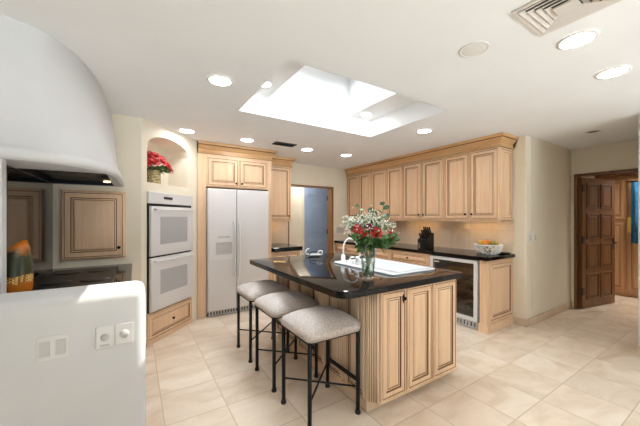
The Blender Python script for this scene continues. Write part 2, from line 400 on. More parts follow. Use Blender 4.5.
# ------------------------------------------------------------------ half wall in front
o = struct(MB().box((-1.2, 1.80, 0), (.05, 2.09, 1.013)), 'wall_half', 'white_wall', bevel=.045, seg=5)

# ------------------------------------------------------------------ range hood
lip = [(-.65, 2.168), (-.593, 2.178), (-.407, 2.235), (-.24, 2.38), (-.122, 2.70), (-.105, 3.05), (-.10, 3.3), (-.10, 3.6)]
top = [(-.65, 2.15), (-.573, 2.16), (-.42, 2.25), (-.31, 2.46), (-.25, 2.75), (-.22, 3.05), (-.208, 3.3), (-.20, 3.6)]
lp, tp = smooth_path([(*p, 0) for p in lip], 8), smooth_path([(*p, 0) for p in top], 8)
def mixl(t, z, off=0):
    out = []
    for i, (a, b) in enumerate(zip(lp, tp)):
        q = a.lerp(b, t); d = (lp[min(i+1, len(lp)-1)]-lp[max(i-1, 0)]).normalized(); nrm = Vector((d.y, -d.x, 0))
        p = q+nrm*off
        if i == len(lp)-1: p.y = 3.6
        if i == 0: p.x = -.65
        out.append((p.x, p.y, z))
    return out
hood = thing('range_hood', 'rounded white plaster range hood rising to the ceiling above the cooktop', 'range hood', (-.4, 3.0, 1.70))
def wl(pts): return [(x+.4, y-3.0, z-1.70) for x, y, z in pts]
mb = MB(); ls = [mixl(0, 1.70, -.012), mixl(0, 1.707, 0), mixl(0, 1.715, .010), mixl(0, 1.752, .010), mixl(0, 1.768, .0), mixl(.06, 1.785, -.022), mixl(.3, 1.92, -.016), mixl(.55, 2.08, -.008), mixl(.8, 2.26, 0), mixl(1, 2.44, 0)]
mb.loops([wl(l) for l in ls], 0, True, closed=False)
under = [(x, y) for x, y, z in ls[0]]+[(-.65, 3.6)]
b2 = MB(); slab(b2, under, [(-.64, 2.58), (-.17, 2.58), (-.17, 3.55), (-.64, 3.55)], 1.70, 1.702)
mb.add([(x+.4, y-3.0, z-1.70) for x, y, z in b2.v], b2.f)
mb.build('shell', 'white_wall', hood)
mb = MB(); q = [(-.24, -.42, .003), (.23, -.42, .003), (.23, .55, .003), (-.24, .55, .003)]
mb.loops([q, [(x*.97, y, .05) for x, y, z in q]], 0, False, cap1=True)
mb.build('liner', 'liner', hood)
for y0 in (-.41, -.085, .24): MB().box((-.21, y0, .036), (.13, y0+.30, .044)).build('filter', 'liner', hood, bevel=.004)
mb = MB().box((.15, .16, .02), (.225, .42, .045)); lh = mb.build('lamp_housing', 'bronze', hood)
MB().lathe([(.025, .012), (.025, .02)], (.187, .30, 0), 16).build('lamp_lens', 'warm_lamp', lh)

# ------------------------------------------------------------------ upper cabinets along the right wall
YB = [4.975, 4.58, 4.221, 3.81, 3.436, 3.045, 2.653, 2.263, 1.872]
UF, UZ0, UZ1 = 3.88, 1.36, 2.285
names = ['upper cabinet in the far right corner, farthest from the basket', 'upper cabinet above the counter behind the flower bouquet', 'upper cabinet directly above the black knife block', 'upper cabinet nearest the hall, above the wine cooler']
for i in range(4):
    ya, ym, yb = YB[2*i], YB[2*i+1], YB[2*i+2]; wd = ya-yb
    c = thing('upper_cabinet', 'two-door maple '+names[i], 'cabinet', (UF, ya, UZ0), RX, 'upper cabinets on the right wall')
    MB().box((0, 0, 0), (wd-.001, WX-UF-.014, UZ1-UZ0)).box((0, -.004, -.022), (wd, .02, 0)).build('body', 'wood', c)
    h = UZ1-UZ0-.012; w1 = ya-ym
    front('door', c, .010, .006, w1-.018, h, (w1-.055, .07)); front('door', c, w1+.008, .006, wd-w1-.018, h, (.035, .07))
    if i == 3:
        e = MB(); pm = panel_mesh(.02, .01, .28, UZ1-UZ0-.02, fw=.05, thick=.006)
        for f, m_, s_ in zip(pm.f, pm.m, pm.sm): e.f.append(f); e.m.append(m_); e.sm.append(s_)
        e.v = [(wd-y, x, z) for x, y, z in pm.v]; e.build('end_panel', ['wood', 'glaze'], c)
# crown moulding: profile (out from carcass, height)
CP = [(0, 0, 0), (.018, 0, 1), (.018, .018, 0), (.008, .024, 1), (.008, .062, 0), (.02, .072, 0), (.032, .09, 0), (.05, .108, 0), (.062, .118, 1), (.066, .122, 0), (.070, .140, 0), (.070, .153, 0)]
def crown(name, label, path, z, outs, mats=('crown', 'glaze')):
    # path: list of (x, y); outs: mitred outward direction at every point
    mb = MB(); ls = [[(x+ox*o, y+oy*o, z+h) for o, h, _ in CP] for (x, y), (ox, oy) in zip(path, outs)]
    n = len(CP); vs = [p for l in ls for p in l]; fs = []; ms = []
    for k in range(len(ls)-1):
        for i in range(n-1): fs.append((k*n+i, (k+1)*n+i, (k+1)*n+i+1, k*n+i+1)); ms.append(CP[i+1][2] if i+1 < n else 0)
    mb.add(vs, fs, ms)
    for l in (ls[0], ls[-1]): mb.add(l+[(0, 0, 0)][:0], [tuple(range(n))], 0)
    mb.add([ls[k][0] for k in range(len(ls))]+[ls[k][-1] for k in range(len(ls))], [tuple(range(len(ls)))] if len(ls) > 2 else [], 0)
    return tag(mb.build(name, list(mats)), label, 'crown moulding', 'crown mouldings above the cabinets')
crown('crown_moulding', 'long maple crown moulding running above the upper cabinets on the right wall', [(UF, 5.0), (UF, 1.872), (4.2, 1.872)], UZ1+.001, [(-1, 0), (-1, -1), (0, -1)])
# under-cabinet light bars
for i, (y, lab) in enumerate([(4.4, 'by the far corner'), (3.24, 'above the black knife block'), (2.25, 'above the woven fruit basket')]):
    o = MB().box((-.03, -.3, -.018), (.03, .3, 0)).build('under_cabinet_light', ['off_white'], loc=(4.06, y, UZ0-.001)); tag(o, 'slim light bar under the upper cabinets '+lab, 'light', 'light bars under the upper cabinets')
    MB().box((-.02, -.28, -.021), (.02, .28, -.0185)).build('diffuser', 'warm_lamp', o)

# ------------------------------------------------------------------ base run along the right wall
BF = 3.56; CT0, CT1 = .870, .914
bn = ['in the far corner by the back opening', 'behind the flower bouquet', 'beside the wine cooler, left of it']
for i, (ya, yb) in enumerate([(4.98, 4.17), (4.17, 3.42), (3.42, 2.665)]):
    wd = ya-yb; c = thing('base_cabinet', 'maple base cabinet '+bn[i]+' under the long black worktop', 'cabinet', (BF, ya, 0), RX, 'base cabinets on the right wall')
    MB().box((0, 0, .1), (wd-.001, WX-BF-.002, CT0-.002)).box((0, .06, 0), (wd-.001, WX-BF-.002, .1)).build('body', 'wood', c)
    front('drawer', c, .012, .69, wd-.024, .165, (wd/2-.012, .085), fw=.032)
    front('door', c, .012, .11, wd/2-.018, .565, (wd/2-.055, .5)); front('door', c, wd/2+.006, .11, wd/2-.018, .565, (.035, .5))
# end unit around the cooler: stile and panelled end
c = thing('cabinet_end_panel', 'raised-panel maple cabinet end beside the wine cooler, facing the hall', 'cabinet panel', (BF, 1.955, 0), RX)
MB().box((0, 0, 0), (.088, WX-BF-.001, CT0-.001)).build('body', 'wood', c)
pm = panel_mesh(.05, .13, WX-BF-.09, .70, fw=.05, thick=.016); e = MB(); e.f, e.m, e.sm = pm.f, pm.m, pm.sm; e.v = [(.088-y, x, z) for x, y, z in pm.v]; e.build('end_panel', ['wood', 'glaze'], c)
MB().box((.0885, -.012, 0), (.106, WX-BF-.02, .10)).box((-.012, -.013, 0), (.106, -.001, .10)).build('plinth', 'wood', c)
# wine cooler
wc = thing('wine_cooler', 'built-in white-framed wine cooler with a dark glass door', 'wine cooler', (BF, 2.66, 0), RX); W = .695
mb = MB().box((0, .03, .05), (.02, .6, .866)).box((W-.02, .03, .05), (W, .6, .866)).box((.02, .58, .05), (W-.02, .6, .866)).box((.02, .03, .05), (W-.02, .58, .09)).box((.02, .03, .846), (W-.02, .58, .866))
mb.build('cabinet', 'black', wc)
mb = MB().box((.012, -.02, .10), (.055, .028, .855)).box((W-.055, -.02, .10), (W-.012, .028, .855)).box((.055, -.02, .10), (W-.055, .028, .145)).box((.055, -.02, .815), (W-.055, .028, .855))
dr = mb.build('door', 'white', wc, bevel=.005)
MB().box((.056, -.008, .146), (W-.056, .002, .814)).build('pane', 'cooler_glass', dr)
MB().box((.075, -.0115, .775), (.15, -.0085, .79)).build('badge', 'white_plastic', dr)
mb = MB().box((.012, -.005, .012), (W-.012, .02, .024)).box((.012, -.005, .082), (W-.012, .02, .094)).box((.012, .018, .024), (W-.012, .028, .082), 1)
for k in range(15): mb.box((.02+k*.0455, -.004, .024), (.042+k*.0455, .016, .082))
mb.build('vent_grille', ['off_white', 'black_gap'], wc)
MB().box((.10, .30, .838), (W-.10, .36, .8455)).build('added_interior_glow', 'warm_lamp', wc)  # unseen glowing strip, added to make the shelves visible
for k in range(5):
    mb = MB(); z = .21+k*.118
    pts = [(.03+(W-.06)*i/40, .06, z+.016*math.cos(i*2*PI/8)) for i in range(41)]
    mb.tube(pts, .006, 6)
    for q in range(2): mb.box((.025, .1+q*.3, z-.03), (W-.025, .112+q*.3, z-.022))
    for q in range(12): mb.box((.04+q*.054, .06, z-.022), (.048+q*.054, .5, z-.016))
    mb.build('shelf', 'rack', wc)
spots = [(.50, 0), (.60, 1), (.36, 1), (.50, 2), (.24, 2), (.60, 3), (.40, 3)]
for sx, k in spots:
    z = .21+k*.118+.022
    o = MB().lathe([(.004, .0), (.016, .0), (.016, .09), (.037, .14), (.038, .33), (.02, .335)], (0, 0, 0), 14, axis='y').build('wine_bottle', 'brown_bottle', loc=(BF+.09+.335, 2.66-sx, z), rot=(0, 0, RX+PI))
    o.rotation_euler = (0, 0, RX); o.location = (BF+.09+.34, 2.66-sx, z)
    tag(o, 'dark wine bottle lying on a rack inside the wine cooler', 'bottle', 'bottles in the wine cooler')
# worktop of the run
o = MB().box((3.53, 1.835, CT0), (WX-.001, 4.999, CT1)).build('worktop', 'granite', bevel=.008); tag(o, 'long black granite worktop along the right wall below the maple uppers', 'worktop')

# ------------------------------------------------------------------ fridge wall
FY = 4.28
c = thing('refrigerator_surround', 'maple surround framing the white refrigerator, with two doors above it', 'cabinet', (.728, FY, 0))
MB().box((0, 0, 0), (.115, .715, 2.285)).build('side_panel', 'wood', c)
MB().box((1.03, 0, 0), (1.09, .715, 2.285)).build('side_panel', 'wood', c)
MB().box((.1155, .0, 1.825), (1.0295, .715, 2.285)).build('top_box', 'wood', c)
front('door', c, .128, 1.838, .435, .405, (.40, .05)); front('door', c, .575, 1.838, .435, .405, (.035, .05))
crown('crown_moulding', 'maple crown moulding above the white refrigerator', [(.728, FY), (1.818, FY), (1.818, 4.66)], 2.286, [(0, -1), (1, -1), (1, 0)])
fr = thing('refrigerator', 'white side-by-side refrigerator with an ice dispenser in its left door', 'refrigerator', (.85, FY-.03, 0)); FW = .90
MB().box((0, .03, .04), (FW, .72, 1.80)).build('cabinet', 'white', fr)
d1 = MB().box((.003, -.035, .085), (.396, .028, 1.80)).build('door', 'white', fr, bevel=.012, seg=3)
d2 = MB().box((.402, -.035, .085), (FW-.003, .028, 1.80)).build('door', 'white', fr, bevel=.012, seg=3)
for d, x in ((d1, .365), (d2, .430)):
    mb = MB(); pts = smooth_path([(x, -.036, 1.33), (x, -.07, 1.30), (x, -.082, 1.15), (x, -.082, .95), (x, -.078, .70), (x, -.06, .58), (x, -.036, .56)], 4)
    mb.tube(pts, .013, 10); mb.build('handle', 'white_plastic', d)
mb = MB(); ax0, ax1, az0, az1 = .03, .375, .80, 1.205
outer = [(ax0, -.044, az0), (ax1, -.044, az0), (ax1, -.044, az1), (ax0, -.044, az1)]
mb.loops([[(x, -.0351, z) for x, y, z in outer], outer, [(.105, -.044, .875), (.325, -.044, .875), (.325, -.044, 1.04), (.105, -.044, 1.04)], [(.112, -.0355, .885), (.318, -.0355, .885), (.318, -.0355, 1.032), (.112, -.0355, 1.032)]], [0, 0, 1], False, cap1=True)
ds = mb.build('dispenser', ['white_plastic', 'grey_plastic'], d1)
for px in (.15, .235): MB().box((px, -.043, .93), (px+.045, -.036, 1.0)).build('paddle', 'off_white', ds)
MB().box((.11, -.048, .868), (.32, -.0445, .88)).build('drip_tray', 'off_white', ds)
MB().box((.13, -.046, 1.10), (.30, -.0445, 1.13)).build('button_strip', 'off_white', ds)
mb = MB().box((.01, -.01, .012), (FW-.01, .025, .022)).box((.01, -.01, .07), (FW-.01, .025, .08)).box((.01, .01, .022), (FW-.01, .025, .07), 1)
for k in range(22): mb.box((.02+k*.04, -.008, .022), (.04+k*.04, .01, .07))
mb.build('toe_grille', ['off_white', 'black_gap'], fr)
# cabinet and counter right of the fridge
c = thing('upper_cabinet', 'single-door maple upper cabinet between the refrigerator and the back opening', 'cabinet', (1.821, 4.67, 1.345))
MB().box((0, 0, 0), (.538, .314, .94)).box((0, -.004, -.022), (.54, .02, 0)).build('body', 'wood', c)
front('door', c, .03, .006, .49, .928, (.45, .07))
crown('crown_moulding', 'short maple crown moulding between the refrigerator and the back opening', [(1.892, 4.67), (2.36, 4.67), (2.36, 4.999)], 2.286, [(0, -1), (1, -1), (1, 0)])
c = thing('base_cabinet', 'maple base cabinet just right of the white refrigerator', 'cabinet', (1.821, 4.28, 0))
MB().box((0, 0, .1), (.51, .718, CT0-.022)).box((.001, .06, 0), (.51, .718, .1)).build('body', 'wood', c)
front('drawer', c, .012, .675, .486, .16, (.243, .085), fw=.032); front('door', c, .012, .11, .486, .555, (.44, .5))
o = MB().box((1.821, 4.24, CT0-.02), (2.36, 4.986, CT1)).build('worktop', 'granite', bevel=.008); tag(o, 'short black granite worktop right of the white refrigerator', 'worktop')
o = MB().box((-.25, -.03, -.018), (.25, .03, 0)).build('under_cabinet_light', 'off_white', loc=(2.09, 4.86, 1.344)); tag(o, 'slim light bar under the single upper cabinet beside the refrigerator', 'light', 'light bars under the upper cabinets')
MB().box((-.22, -.02, -.021), (.22, .02, -.0185)).build('diffuser', 'warm_lamp', o)

# ------------------------------------------------------------------ double oven and drawer in the diagonal wall
ov = thing('double_wall_oven', 'white double wall oven built into the diagonal wall', 'oven', DL, A45)
MB().box((.078, .002, .355), (.772, .30, 1.672)).build('carcass', 'black', ov)
cp = MB().box((.068, -.03, 1.545), (.81, 0, 1.672)).build('control_panel', 'white', ov, bevel=.004)
MB().box((.29, -.0325, 1.600), (.43, -.0302, 1.628)).build('display', 'black', cp)
MB().box((.072, -.012, .352), (.806, 0, 1.545)).build('black_trim', 'black_gap', ov)
for z0, z1, wz0, wz1 in ((.965, 1.515, 1.09, 1.40), (.36, .945, .53, .80)):
    d = MB().box((.085, -.045, z0), (.806, -.0125, z1)).build('oven_door', 'white', ov, bevel=.006, seg=3)
    MB().box((.22, -.0475, wz0), (.68, -.0452, wz1)).build('window', 'oven_glass', d)
    mb = MB(); zz = z1-.035
    mb.tube([(.13, -.0455, zz), (.13, -.075, zz), (.145, -.082, zz), (.745, -.082, zz), (.76, -.075, zz), (.76, -.0455, zz)], .011, 10); mb.build('handle', 'white_plastic', d)
dwr = thing('drawer_unit', 'maple drawer under the white double oven in the diagonal wall', 'drawer', DL, A45)
MB().box((.078, .0, .001), (.772, .28, .335)).build('body', 'wood', dwr)
front('drawer_front', dwr, .072, .045, .735, .285, (.367, .145), fw=.045)
dwr.location.x += .0014; dwr.location.y -= .0014
MB().box((.06, -.012, .001), (.83, -.0, .04)).build('plinth', 'wood', dwr)
# niche vase with red flowers
R2 = (math.cos(A45), math.sin(A45)); I2 = (-R2[1], R2[0])
def dpos(x, y, z): return (DL[0]+R2[0]*x+I2[0]*y, DL[1]+R2[1]*x+I2[1]*y, z)
np_ = dpos(.36, .17, 1.776)
vs = thing('niche_vase', 'mottled gold glass vase in the arched niche above the ovens', 'vase', np_)
MB().lathe([(.07, 0), (.075, .01), (.075, .17), (.07, .178), (.064, .17), (.064, .02), (.01, .02)], n=20, cap1=False).build('body', 'gold_vase', vs)
def petals(mb, c, r, n, tilt, mi=0, nrm=(0, 0, 1), wide=.5):
    q = Vector((0, 0, 1)).rotation_difference(Vector(nrm).normalized()); c = Vector(c)
    for k in range(n):
        a = 2*PI*k/n+random.random()*.4; d = Vector((math.cos(a), math.sin(a), 0)); s = Vector((-d.y, d.x, 0))
        up = Vector((0, 0, 1)); P = []
        for t, ww in ((0, .1), (.35, 1), (.7, .9), (1, .15)):
            ctr = d*r*t*math.cos(tilt)+up*r*(t*math.sin(tilt)-.15*t*t)
            P += [c+q @ (ctr-s*r*wide*ww*.6), c+q @ (ctr+up*r*.06*ww), c+q @ (ctr+s*r*wide*ww*.6)]
        f = []
        for i in range(3):
            for j in range(2): f.append((i*3+j, i*3+j+1, i*3+j+4, i*3+j+3))
        mb.add(P, f, mi, True)
def leaf(mb, base, d, ln, wd, mi=0, curl=.2):
    d = Vector(d).normalized(); s = d.cross(Vector((random.gauss(0, 1), random.gauss(0, 1), random.gauss(0, .5))))
    s = s.normalized() if s.length > .01 else Vector((1, 0, 0)); n = s.cross(d); b = Vector(base); P = []
    for t, ww in ((0, .06), (.25, .8), (.55, 1), (.8, .7), (1, .05)):
        ctr = b+d*ln*t-Vector((0, 0, 1))*curl*ln*t*t; P += [ctr-s*wd*ww/2, ctr+n*wd*.1*ww, ctr+s*wd*ww/2]
    mb.add(P, [(i*3+j, i*3+j+1, i*3+j+4, i*3+j+3) for i in range(4) for j in range(2)], mi, True)
k = 0
for i, (dx, dy, dz) in enumerate([(-.13, -.03, .31), (-.05, -.07, .33), (.04, -.07, .31), (.12, -.05, .27), (.17, -.02, .22), (-.16, .02, .27), (-.1, -.10, .25), (.0, -.11, .27), (.08, -.11, .24), (-.02, .03, .36), (.14, -.09, .20), (.05, .05, .31), (-.17, -.06, .23)]):
    p = Vector(dpos(.36+dx*1.15, .17+dy, 1.776+dz)); bs = Vector(np_)+Vector((0, 0, .03))
    dirv = (p-bs).normalized()+Vector((-I2[0]*.7, -I2[1]*.7, 0))
    mb = MB(); petals(mb, p, .076, 8, .3, 0, dirv, .65); petals(mb, p, .055, 7, .8, 0, dirv, .62); mb.sphere(p, .012, 8)
    o = mb.build('red_flower', 'red', merge=False)
    neck = Vector(np_)+Vector((random.uniform(-.03, .03), random.uniform(-.03, .03), .17))
    s_ = MB(); s_.tube([bs, neck, neck.lerp(p, .6)+Vector((0, 0, .01)), p], .004, 6)
    leaf(s_, neck.lerp(p, .5), (p-neck)+Vector((random.uniform(-.1, .1), random.uniform(-.1, .1), -.03)), .085, .04); leaf(s_, neck.lerp(p, .25), (p-neck)+Vector((random.uniform(-.2, .2), random.uniform(-.2, .2), -.12)), .08, .035)
    s_.build('stem', 'leaf', o, merge=False)
    tag(o, 'red flower in the gold glass vase inside the arched niche', 'flower', 'red flowers in the niche vase')

# ------------------------------------------------------------------ cooktop alcove
c = thing('wall_cabinet', 'single square maple wall cabinet door on the wall behind the cooktop', 'cabinet', (-.57, 3.599, .995))
MB().box((-.012, -.012, -.012), (.492, 0, .657)).build('frame', 'wood', c)
o = panel_mesh(.0, 0, .48, .645, y0=-.012, fw=.06, thick=.022).build('door', ['wood', 'glaze'], c); knob(o, .437, .095, -.034)
c = thing('base_cabinet', 'maple base cabinet holding the cooktop behind the white half wall', 'cabinet', (-.06, 3.598, 0), PI/2)
MB().box((-1.33, 0, .1), (0, .585, CT0-.002)).build('body', 'wood', c)
o = MB().box((-.649, 2.262, CT0), (-.02, 3.598, CT1)).box((-.57, 2.095, CT0), (-.02, 2.263, CT1)).build('worktop', 'granite', bevel=.006); tag(o, 'black granite worktop behind the white half wall, under the range hood', 'worktop')
o = MB().box((-.6495, 2.46, .915), (-.638, 3.598, 1.699)).build('splash_panel', 'steel_panel'); tag(o, 'dark polished splash panel on the left wall mirroring the wall cabinet', 'splash panel')
ck = thing('cooktop', 'black glass cooktop set into the worktop under the range hood', 'cooktop', (-.35, 2.95, CT1))
MB().box((-.24, -.42, .0005), (.22, .42, .012)).build('glass_top', 'black', ck, bevel=.003)
for x, y in ((-.12, -.22), (.10, -.22), (-.12, .22), (.10, .22)):
    MB().lathe([(.09, .0122), (.09, .015), (.06, .017), (.03, .018), (.01, .018)], (x, y, 0), 20).build('burner', 'black', ck)
po = MB(); prof = [(.052, 0), (.062, .01), (.070, .07), (.072, .13), (.069, .20), (.058, .26), (.047, .30), (.043, .298), (.052, .25), (.06, .19)]
po.lathe(prof, n=32, cap1=True)
po.v = [(x, y, z*(1+3.2*x*max(0, z-.10)/.20)) for x, y, z in po.v]
o = po.build('pottery_vase', 'pottery', loc=(-.574, 2.352, CT1+.001), rot=(0, 0, -.45)); tag(o, 'green and orange glazed pottery vase with a slanted mouth behind the half wall', 'vase')

# ------------------------------------------------------------------ switch plates
def plate(loc, rz, wd, h, toggles, label, group=None, name='switch_plate', m='white_plastic'):
    t = thing(name, label, 'light switch', loc, rz, group)
    MB().box((-wd/2, -.007, -h/2), (wd/2, 0, h/2)).build('plate', m, t, bevel=.003)
    for x, ww, hh, kind in toggles:
        if kind == 'rocker': MB().add([(x-ww/2, -.0072, -hh/2), (x+ww/2, -.0072, -hh/2), (x+ww/2, -.0072, hh/2), (x-ww/2, -.0072, hh/2), (x-ww/2, -.014, -hh/2), (x+ww/2, -.014, -hh/2), (x+ww/2, -.009, hh/2), (x-ww/2, -.009, hh/2)], [(4, 5, 6, 7), (0, 1, 5, 4), (3, 2, 6, 7), (0, 3, 7, 4), (1, 2, 6, 5)]).build('rocker', 'off_white', t)
        elif kind == 'dial': MB().lathe([(ww/2, .0075), (ww/2, .014), (ww*.38, .016), (ww*.2, .022), (.002, .022)], (x, 0, 0), 16, axis='y').build('dial', 'off_white', t)
        else:
            MB().lathe([(.018, .0072), (.018, .010), (.002, .010)], (x, 0, .0), 14, axis='y').build('socket', 'off_white', t)
            MB().box((x-.02, -.012, -.045), (x+.02, -.0072, -.034)).build('slider', 'grey_plastic', t)
plate((-.318, 1.7998, .787), 0, .115, .111, [(-.028, .036, .068, 'rocker'), (.028, .036, .068, 'rocker')], 'double rocker switch plate on the white half wall, left of the other plates')
plate((-.125, 1.7998, .792), 0, .072, .111, [(0, .03, .03, 'socket')], 'single plate in the middle of the half wall group')
plate((-.044, 1.7998, .795), 0, .076, .104, [(0, .042, .042, 'dial')], 'single dial plate on the half wall nearest its bright right end')
plate((4.29, 1.7098, 1.13), 0, .075, .118, [(0, .034, .066, 'rocker')], 'pale switch plate on the hall wall, nearer the fruit basket')
plate((4.43, 1.7098, 1.13), 0, .075, .118, [(0, .034, .066, 'rocker')], 'pale switch plate on the hall wall, nearer the dark door')
plate((3.69, 4.9998, 1.13), 0, .20, .12, [(-.055, .034, .066, 'rocker'), (0, .034, .066, 'rocker'), (.055, .034, .066, 'rocker')], 'beige triple switch plate on the back wall right of the opening', m='off_white')

# ------------------------------------------------------------------ island
IX0, IX1, IY0, IY1 = 1.385, 2.345, 1.50, 3.12
il = thing('kitchen_island', 'maple kitchen island under the black top, with raised-panel doors and sides', 'kitchen island', (IX0, IY0, 0))
IW, IL = IX1-IX0, IY1-IY0; ch = .045
mb = MB(); t = .02
mb.prism([(ch, 0), (IW, 0), (IW, t), (ch, t)], .09, CT0-.001); mb.prism([(0, ch), (t, ch), (t, IL), (0, IL)], .09, CT0-.001)
mb.prism([(0, ch), (ch, 0), (ch, t), (t, ch)], .09, CT0-.001); mb.box((IW-t, t, .09), (IW, IL, CT0-.001)).box((t, IL-t, .09), (IW-t, IL, CT0-.001)).box((t, t, .09), (IW-t, IL-t, .11))
mb.build('carcass', 'pale_wood', il)
mb = MB().box((.012, .07, 0), (IW-.07, IL-.02, .0895)); mb.build('plinth', 'pale_wood', il)
for x0, x1, kn in ((.063, .315, (.225, .70)), (.335, .625, None), (.64, .95, None)):
    o = panel_mesh(x0, .095, x1-x0, .768, fw=.05).build('door', ['wood', 'glaze'], il)
    if kn:
        kb = MB(); kx, kz = x0+kn[0], .095+kn[1]
        kb.lathe([(.006, 0), (.006, .01), (.012, .014), (.014, .022), (.004, .027)], (kx, -.02, kz), 12, axis='y').add([(kx-.013, -.0215, kz+.012), (kx, -.0215, kz+.034), (kx+.013, -.0215, kz+.012), (kx+.012, -.0215, kz-.018), (kx, -.0215, kz-.042), (kx-.012, -.0215, kz-.018)], [(0, 1, 2, 3, 4, 5)])
        kb.build('knob', 'bronze', o)
# raised panels and fluted strips along the stool side
npan = 6; seg = (IL-ch-.02)/npan
for k in range(npan):
    y1 = ch+.01+seg*(k+1); y0 = ch+.01+seg*k
    pm = panel_mesh(0, .11, seg-.05, .745, fw=.03, thick=.014); e = MB(); e.f, e.m, e.sm = pm.f, pm.m, pm.sm
    e.v = [(y, y1-.03-x, z) for x, y, z in pm.v]; e.build('side_panel', ['pale_wood', 'glaze'], il)
for k in range(npan+1):
    yc = ch+.003+seg*k; mb = MB()
    for q in (-.010, .007): mb.box((-.008, yc+q, .095), (.0, yc+q+.008, CT0-.004))
    mb.build('fluted_strip', 'pale_wood', il)
mb = MB(); s2 = ch/math.sqrt(2)
for k in range(9):
    q = k/8; cx, cy = ch*q, ch*(1-q)
    if k % 2 == 0: mb.tube([(cx-.002, cy-.002, .095), (cx-.002, cy-.002, CT0-.004)], .0068, 8)
    else: mb.tube([(cx-.002, cy-.002, .095), (cx-.002, cy-.002, CT0-.004)], .0034, 6, 1)
for yy in (.056, .066): mb.box((-.0035, yy, .095), (.001, yy+.004, CT0-.004), 1)
mb.build('corner_post', ['pale_wood', 'glaze'], il)
MB().box((-.0125, .05, .0901), (.0, IL, .108)).box((.05, -.0225, .0875), (IW, -.0, .0945)).build('base_moulding', 'wood', il)
outer = []
for (cx, cy, r, a) in ((2.40-.03, 3.22-.03, .03, 0), (1.088+.05, 3.22-.05, .05, 90), (1.088+.10, 1.455+.10, .10, 180), (2.40-.03, 1.455+.03, .03, 270)):
    for k in range(9):
        tt = math.radians(a+90*k/8); outer.append((cx+r*math.cos(tt), cy+r*math.sin(tt)))
mb = MB(); slab(mb, outer, rrect(1.80, 1.695, 2.315, 2.515, .03), CT0, CT1)
o = mb.build('island_worktop', 'granite', bevel=.010, seg=3); tag(o, 'black granite island top with a white sink let into it', 'worktop')
# support bracket knob seen under the overhang
sk = thing('kitchen_sink', 'white drop-in sink set into the black island top', 'sink', (2.055, 2.105, CT1))
def rl(x0, y0, x1, y1, r, z): return [(x-2.055, y-2.105, z) for x, y in rrect(x0, y0, x1, y1, r, 6)]
mb = MB(); mb.loops([rl(1.775, 1.67, 2.335, 2.54, .045, .0006), rl(1.775, 1.67, 2.335, 2.54, .045, .008), rl(1.783, 1.678, 2.327, 2.532, .04, .013), rl(1.895, 1.725, 2.285, 2.485, .055, .012), rl(1.903, 1.733, 2.277, 2.477, .05, .002), rl(1.925, 1.755, 2.255, 2.455, .05, -.19)], 0, True, cap1=True)
mb.build('basin', 'porcelain', sk)
MB().lathe([(.045, -.189), (.045, -.186), (.012, -.187)], (.03, 0, 0), 18).build('drain', 'chrome', sk)
fc = thing('faucet', 'white gooseneck faucet at the left edge of the sink', 'faucet', (1.835, 2.43, CT1+.013))
MB().lathe([(.03, 0), (.03, .008), (.022, .014), (.022, .07), (.018, .075)], n=18).build('base', 'white_plastic', fc)
pts = smooth_path([(0, 0, .07), (0, 0, .14), (.015, -.004, .20), (.06, -.015, .243), (.11, -.03, .232), (.145, -.04, .19), (.15, -.042, .165)], 6)
MB().tube(pts, .008, 12).build('spout', 'white_plastic', fc)
hd = MB().lathe([(.026, 0), (.026, .01), (.02, .02), (.02, .05), (.024, .06), (.018, .08), (.004, .085)], (0, -.23, 0), n=18).build('handle', 'white_plastic', fc)
MB().tube([(0, -.23, .07), (.03, -.25, .10), (.05, -.26, .105)], [.008, .008, .006], 8).build('lever', 'white_plastic', hd)
sp = thing('soap_dispenser', 'small white soap dispenser on the sink deck between faucet and handle', 'soap dispenser', (1.84, 2.32, CT1+.013))
MB().lathe([(.017, 0), (.017, .012), (.01, .016), (.01, .045), (.004, .047)], n=14).build('base', 'white_plastic', sp)
MB().tube([(0, 0, .045), (0, 0, .06), (.045, -.01, .06)], .006, 8).build('pump', 'white_plastic', sp)

# ------------------------------------------------------------------ flower vase on the island
VP = Vector((1.525, 1.70, CT1+.0005)); RV = Vector((.843, -.537, 0)); FV = Vector((.537, .843, 0))
vz = thing('flower_vase', 'clear flared glass vase on the island, holding the red and white bouquet', 'vase', VP)
MB().lathe([(.046, 0), (.048, .01), (.049, .06), (.056, .15), (.070, .262), (.067, .262), (.053, .15), (.046, .06), (.044, .022), (.002, .02)], n=28, cap1=False).build('glass', 'glass', vz)
MB().lathe([(.002, .0225), (.042, .0225), (.044, .06), (.049, .13), (.002, .13)], n=24).build('water', 'water', vz)
def vpt(a, b, z): return VP+RV*a+FV*b+Vector((0, 0, z-CT1))
def stem_to(mb, p, mi=0, r=.0028):
    a = random.uniform(0, 2*PI); b0 = VP+Vector((math.cos(a)*.03, math.sin(a)*.03, .03)); nk = VP+Vector((-math.cos(a)*.03, -math.sin(a)*.03, .235)); nk = nk.lerp(Vector((p.x, p.y, nk.z)), .22)
    mb.tube([b0, b0.lerp(nk, .5), nk, nk.lerp(p, .5)+Vector((0, 0, .012)), p], r, 6, mi); return nk
